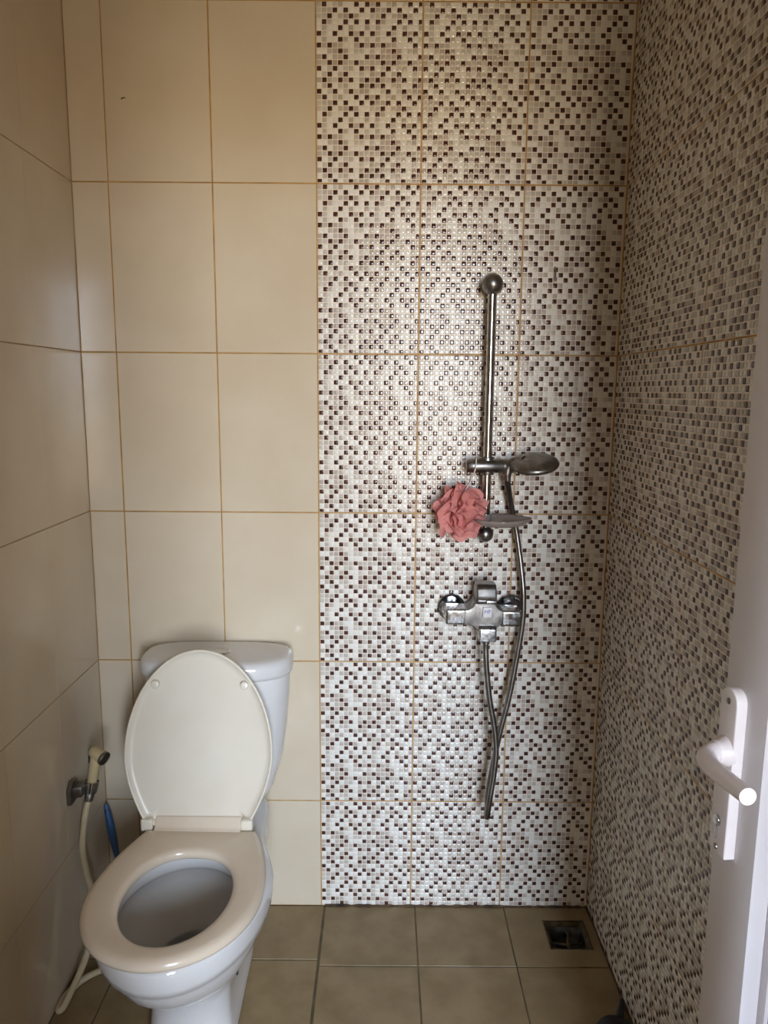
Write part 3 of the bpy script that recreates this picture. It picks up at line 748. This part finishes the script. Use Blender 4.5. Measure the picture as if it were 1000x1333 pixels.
at(lev, 'lever_lip', box('lever_lip', (.432, -.1225, .919), (.026, .008, .009), .003, 3), M['worn_chrome'])
bg_ = at(mx, 'badge', box('badge', (.4265, -.0995, .8865), (.022, .010, .026), .002, 3), M['pvc_handle'])
cu = bpy.data.curves.new('badge_print', 'FONT'); cu.body = 'HF'; cu.size = .0135; cu.align_x = 'CENTER'; cu.align_y = 'CENTER'; cu.extrude = .0002
to = bpy.data.objects.new('badge_print_tmp', cu); COL.objects.link(to)
dg = bpy.context.evaluated_depsgraph_get(); tm = bpy.data.meshes.new_from_object(to.evaluated_get(dg)); bpy.data.objects.remove(to)
tm.transform(Matrix.Translation((.4265, -.1047, .8885)) @ Matrix.Rotation(PI / 2, 4, 'X'))
tm.materials.clear()
o_ = obj('badge_print', tm, M['blue_print'], bg_)

# ------------------------------------------------------------------ pink bath puff hanging from the slider
pc = Vector((.357, -.088, 1.138))
pf = empty('bath_puff', pc); tag(pf, 'pink mesh bath puff hanging from the shower rail slider', 'bath puff')
rp_ = random.Random(21); bm = bmesh.new()
def wob(p, ph):
    return Vector((math.sin(118 * p.y + 71 * p.z + ph) + .6 * math.sin(190 * p.z - 85 * p.x), math.sin(106 * p.z + 83 * p.x + 2 * ph) + .6 * math.sin(173 * p.x + 64 * p.y), math.sin(124 * p.x - 67 * p.y + 3 * ph) + .6 * math.sin(181 * p.y + 92 * p.z)))
def sheet(bm, c, nrm, R, k, amp, ph, twist):
    q = Vector(nrm).to_track_quat('Z', 'Y'); NR, NA = 12, 72; rg = []
    for i in range(NR + 1):
        t = i / NR; row = []
        for j in range(NA):
            a = 2 * PI * j / NA
            r = R * t * (1 + .16 * math.sin(2 * a + ph) * t + .07 * math.sin(5 * a + 2 * ph) * t)
            z = amp * t ** 1.2 * (math.sin(k * a + ph + twist * t) + .35 * math.sin((2 * k + 1) * a + ph * 2 + 3 * t))
            p = c + q @ Vector((r * math.cos(a), r * math.sin(a), z + .30 * R * t * t))
            p += wob(p, ph) * .0050 * t
            row.append(bm.verts.new(p) if i else None)
        rg.append(row)
    cv = bm.verts.new(c)
    for j in range(NA): bm.faces.new((cv, rg[1][j], rg[1][(j + 1) % NA]))
    for i in range(1, NR):
        for j in range(NA): bm.faces.new((rg[i][j], rg[i + 1][j], rg[i + 1][(j + 1) % NA], rg[i][(j + 1) % NA]))
NS = 12
for s in range(NS):
    u = 1 - 2 * (s + .5) / NS; a = s * 2.39996 + .6
    d = Vector((math.sqrt(1 - u * u) * math.cos(a), math.sqrt(1 - u * u) * math.sin(a), u))
    d = (d + Vector((0, -.30, 0))).normalized()
    sheet(bm, pc + d * .014, d, .046 + .014 * rp_.random(), rp_.choice((2, 3, 3, 4)), .012 + .007 * rp_.random(), rp_.random() * 6, rp_.random() * 3)
for v in bm.verts:
    l = v.co - pc; g_ = l.length
    v.co = pc + Vector((l.x + .10 * l.z, l.y * .80, l.z))
    v.co.y = min(v.co.y, -.012)
at(pf, 'netting', bm_mesh('puff_netting', bm, True), M['puff'])
cp_ = catmull([pc + Vector((.004, .0, .045)), (.374, -.088, 1.205), (.384, -.090, 1.228), (.389, -.0895, 1.248), (.391, -.080, 1.2675), (.391, -.064, 1.2685), (.389, -.048, 1.252), (.384, -.050, 1.226), (.374, -.075, 1.203), pc + Vector((.006, .004, .045))], 8)
at(pf, 'cord', tube('puff_cord', cp_, .0016, 8), M['cord'])

# ------------------------------------------------------------------ little hook, drain, black stopper
hk = obj('wall_hook', tube('wall_hook', catmull([(.579, .002, 1.726), (.579, -.010, 1.727), (.579, -.014, 1.720), (.579, -.015, 1.705), (.579, -.016, 1.697), (.579, -.022, 1.694), (.579, -.026, 1.701)], 8), .0019, 10), M['chrome'])
tag(hk, 'tiny bare wire hook sticking out of the mosaic wall', 'hook')

dn = empty('floor_drain', ((DX0 + DX1) / 2, (DY0 + DY1) / 2, -.05)); tag(dn, 'square sunken floor drain with dark hole in the corner', 'drain')
dcx, dcy = (DX0 + DX1) / 2, (DY0 + DY1) / 2; hw, hh2 = (DX1 - DX0) / 2, (DY1 - DY0) / 2
def sq(sx, sy, z, n=48, p=2.0):
    out = []
    for k in range(n):
        a = 2 * PI * (k + .5) / n; c_, s_ = math.cos(a), math.sin(a)
        out.append((dcx + sx * math.copysign(abs(c_) ** (2 / p), c_), dcy + sy * math.copysign(abs(s_) ** (2 / p), s_), z))
    return out
fr = [sq(hw - .0005, hh2 - .0005, -.012, p=40), sq(hw - .0005, hh2 - .0005, -.002, p=40), sq(hw - .004, hh2 - .004, -.0015, p=30), sq(hw - .007, hh2 - .007, -.006, p=14), sq(hw - .012, hh2 - .014, -.009, p=6)]
at(dn, 'frame', loft('drain_frame', fr, (False, False)), M['drain'])
cp2 = [sq(hw - .012, hh2 - .014, -.009, p=6), sq(hw - .015, hh2 - .018, -.013, p=4), sq(hw - .018, hh2 - .021, -.030, p=3), sq(hw - .026, hh2 - .028, -.046), sq(.01, .01, -.048)]
at(dn, 'cup', loft('drain_cup', cp2, (False, True)), M['drain_dark'])
bm = bmesh.new()
tube_bm(bm, catmull([(dcx + .000, dcy + .040, -.014), (dcx + .004, dcy + .01, -.010), (dcx - .003, dcy - .02, -.012), (dcx - .002, dcy - .04, -.014)], 6), .0035, 8)
tube_bm(bm, catmull([(dcx - .042, dcy - .012, -.016), (dcx - .01, dcy - .022, -.012), (dcx + .02, dcy - .02, -.013), (dcx + .040, dcy - .012, -.016)], 6), .003, 8)
at(dn, 'strainer_bar', bm_mesh('strainer_bar', bm, True), M['drain'])

bl = empty('rubber_stopper', (.700, -.425, 0)); tag(bl, 'black rounded rubber stopper with a small stub lying on the floor against the mosaic wall', 'stopper')
at(bl, 'dome', lathe('stopper_dome', [(0, 0), (.043, 0), (.045, .004), (.044, .012), (.038, .022), (.028, .028), (.012, .031), (0, .0315)], 36, Matrix.Translation((.697, -.427, 0))), M['black'])
at(bl, 'stub', tube('stopper_stub', catmull([(.712, -.400, .018), (.722, -.376, .014), (.733, -.352, .012), (.737, -.340, .016)], 6), lambda t: .010 - .004 * t, 12), M['black'])
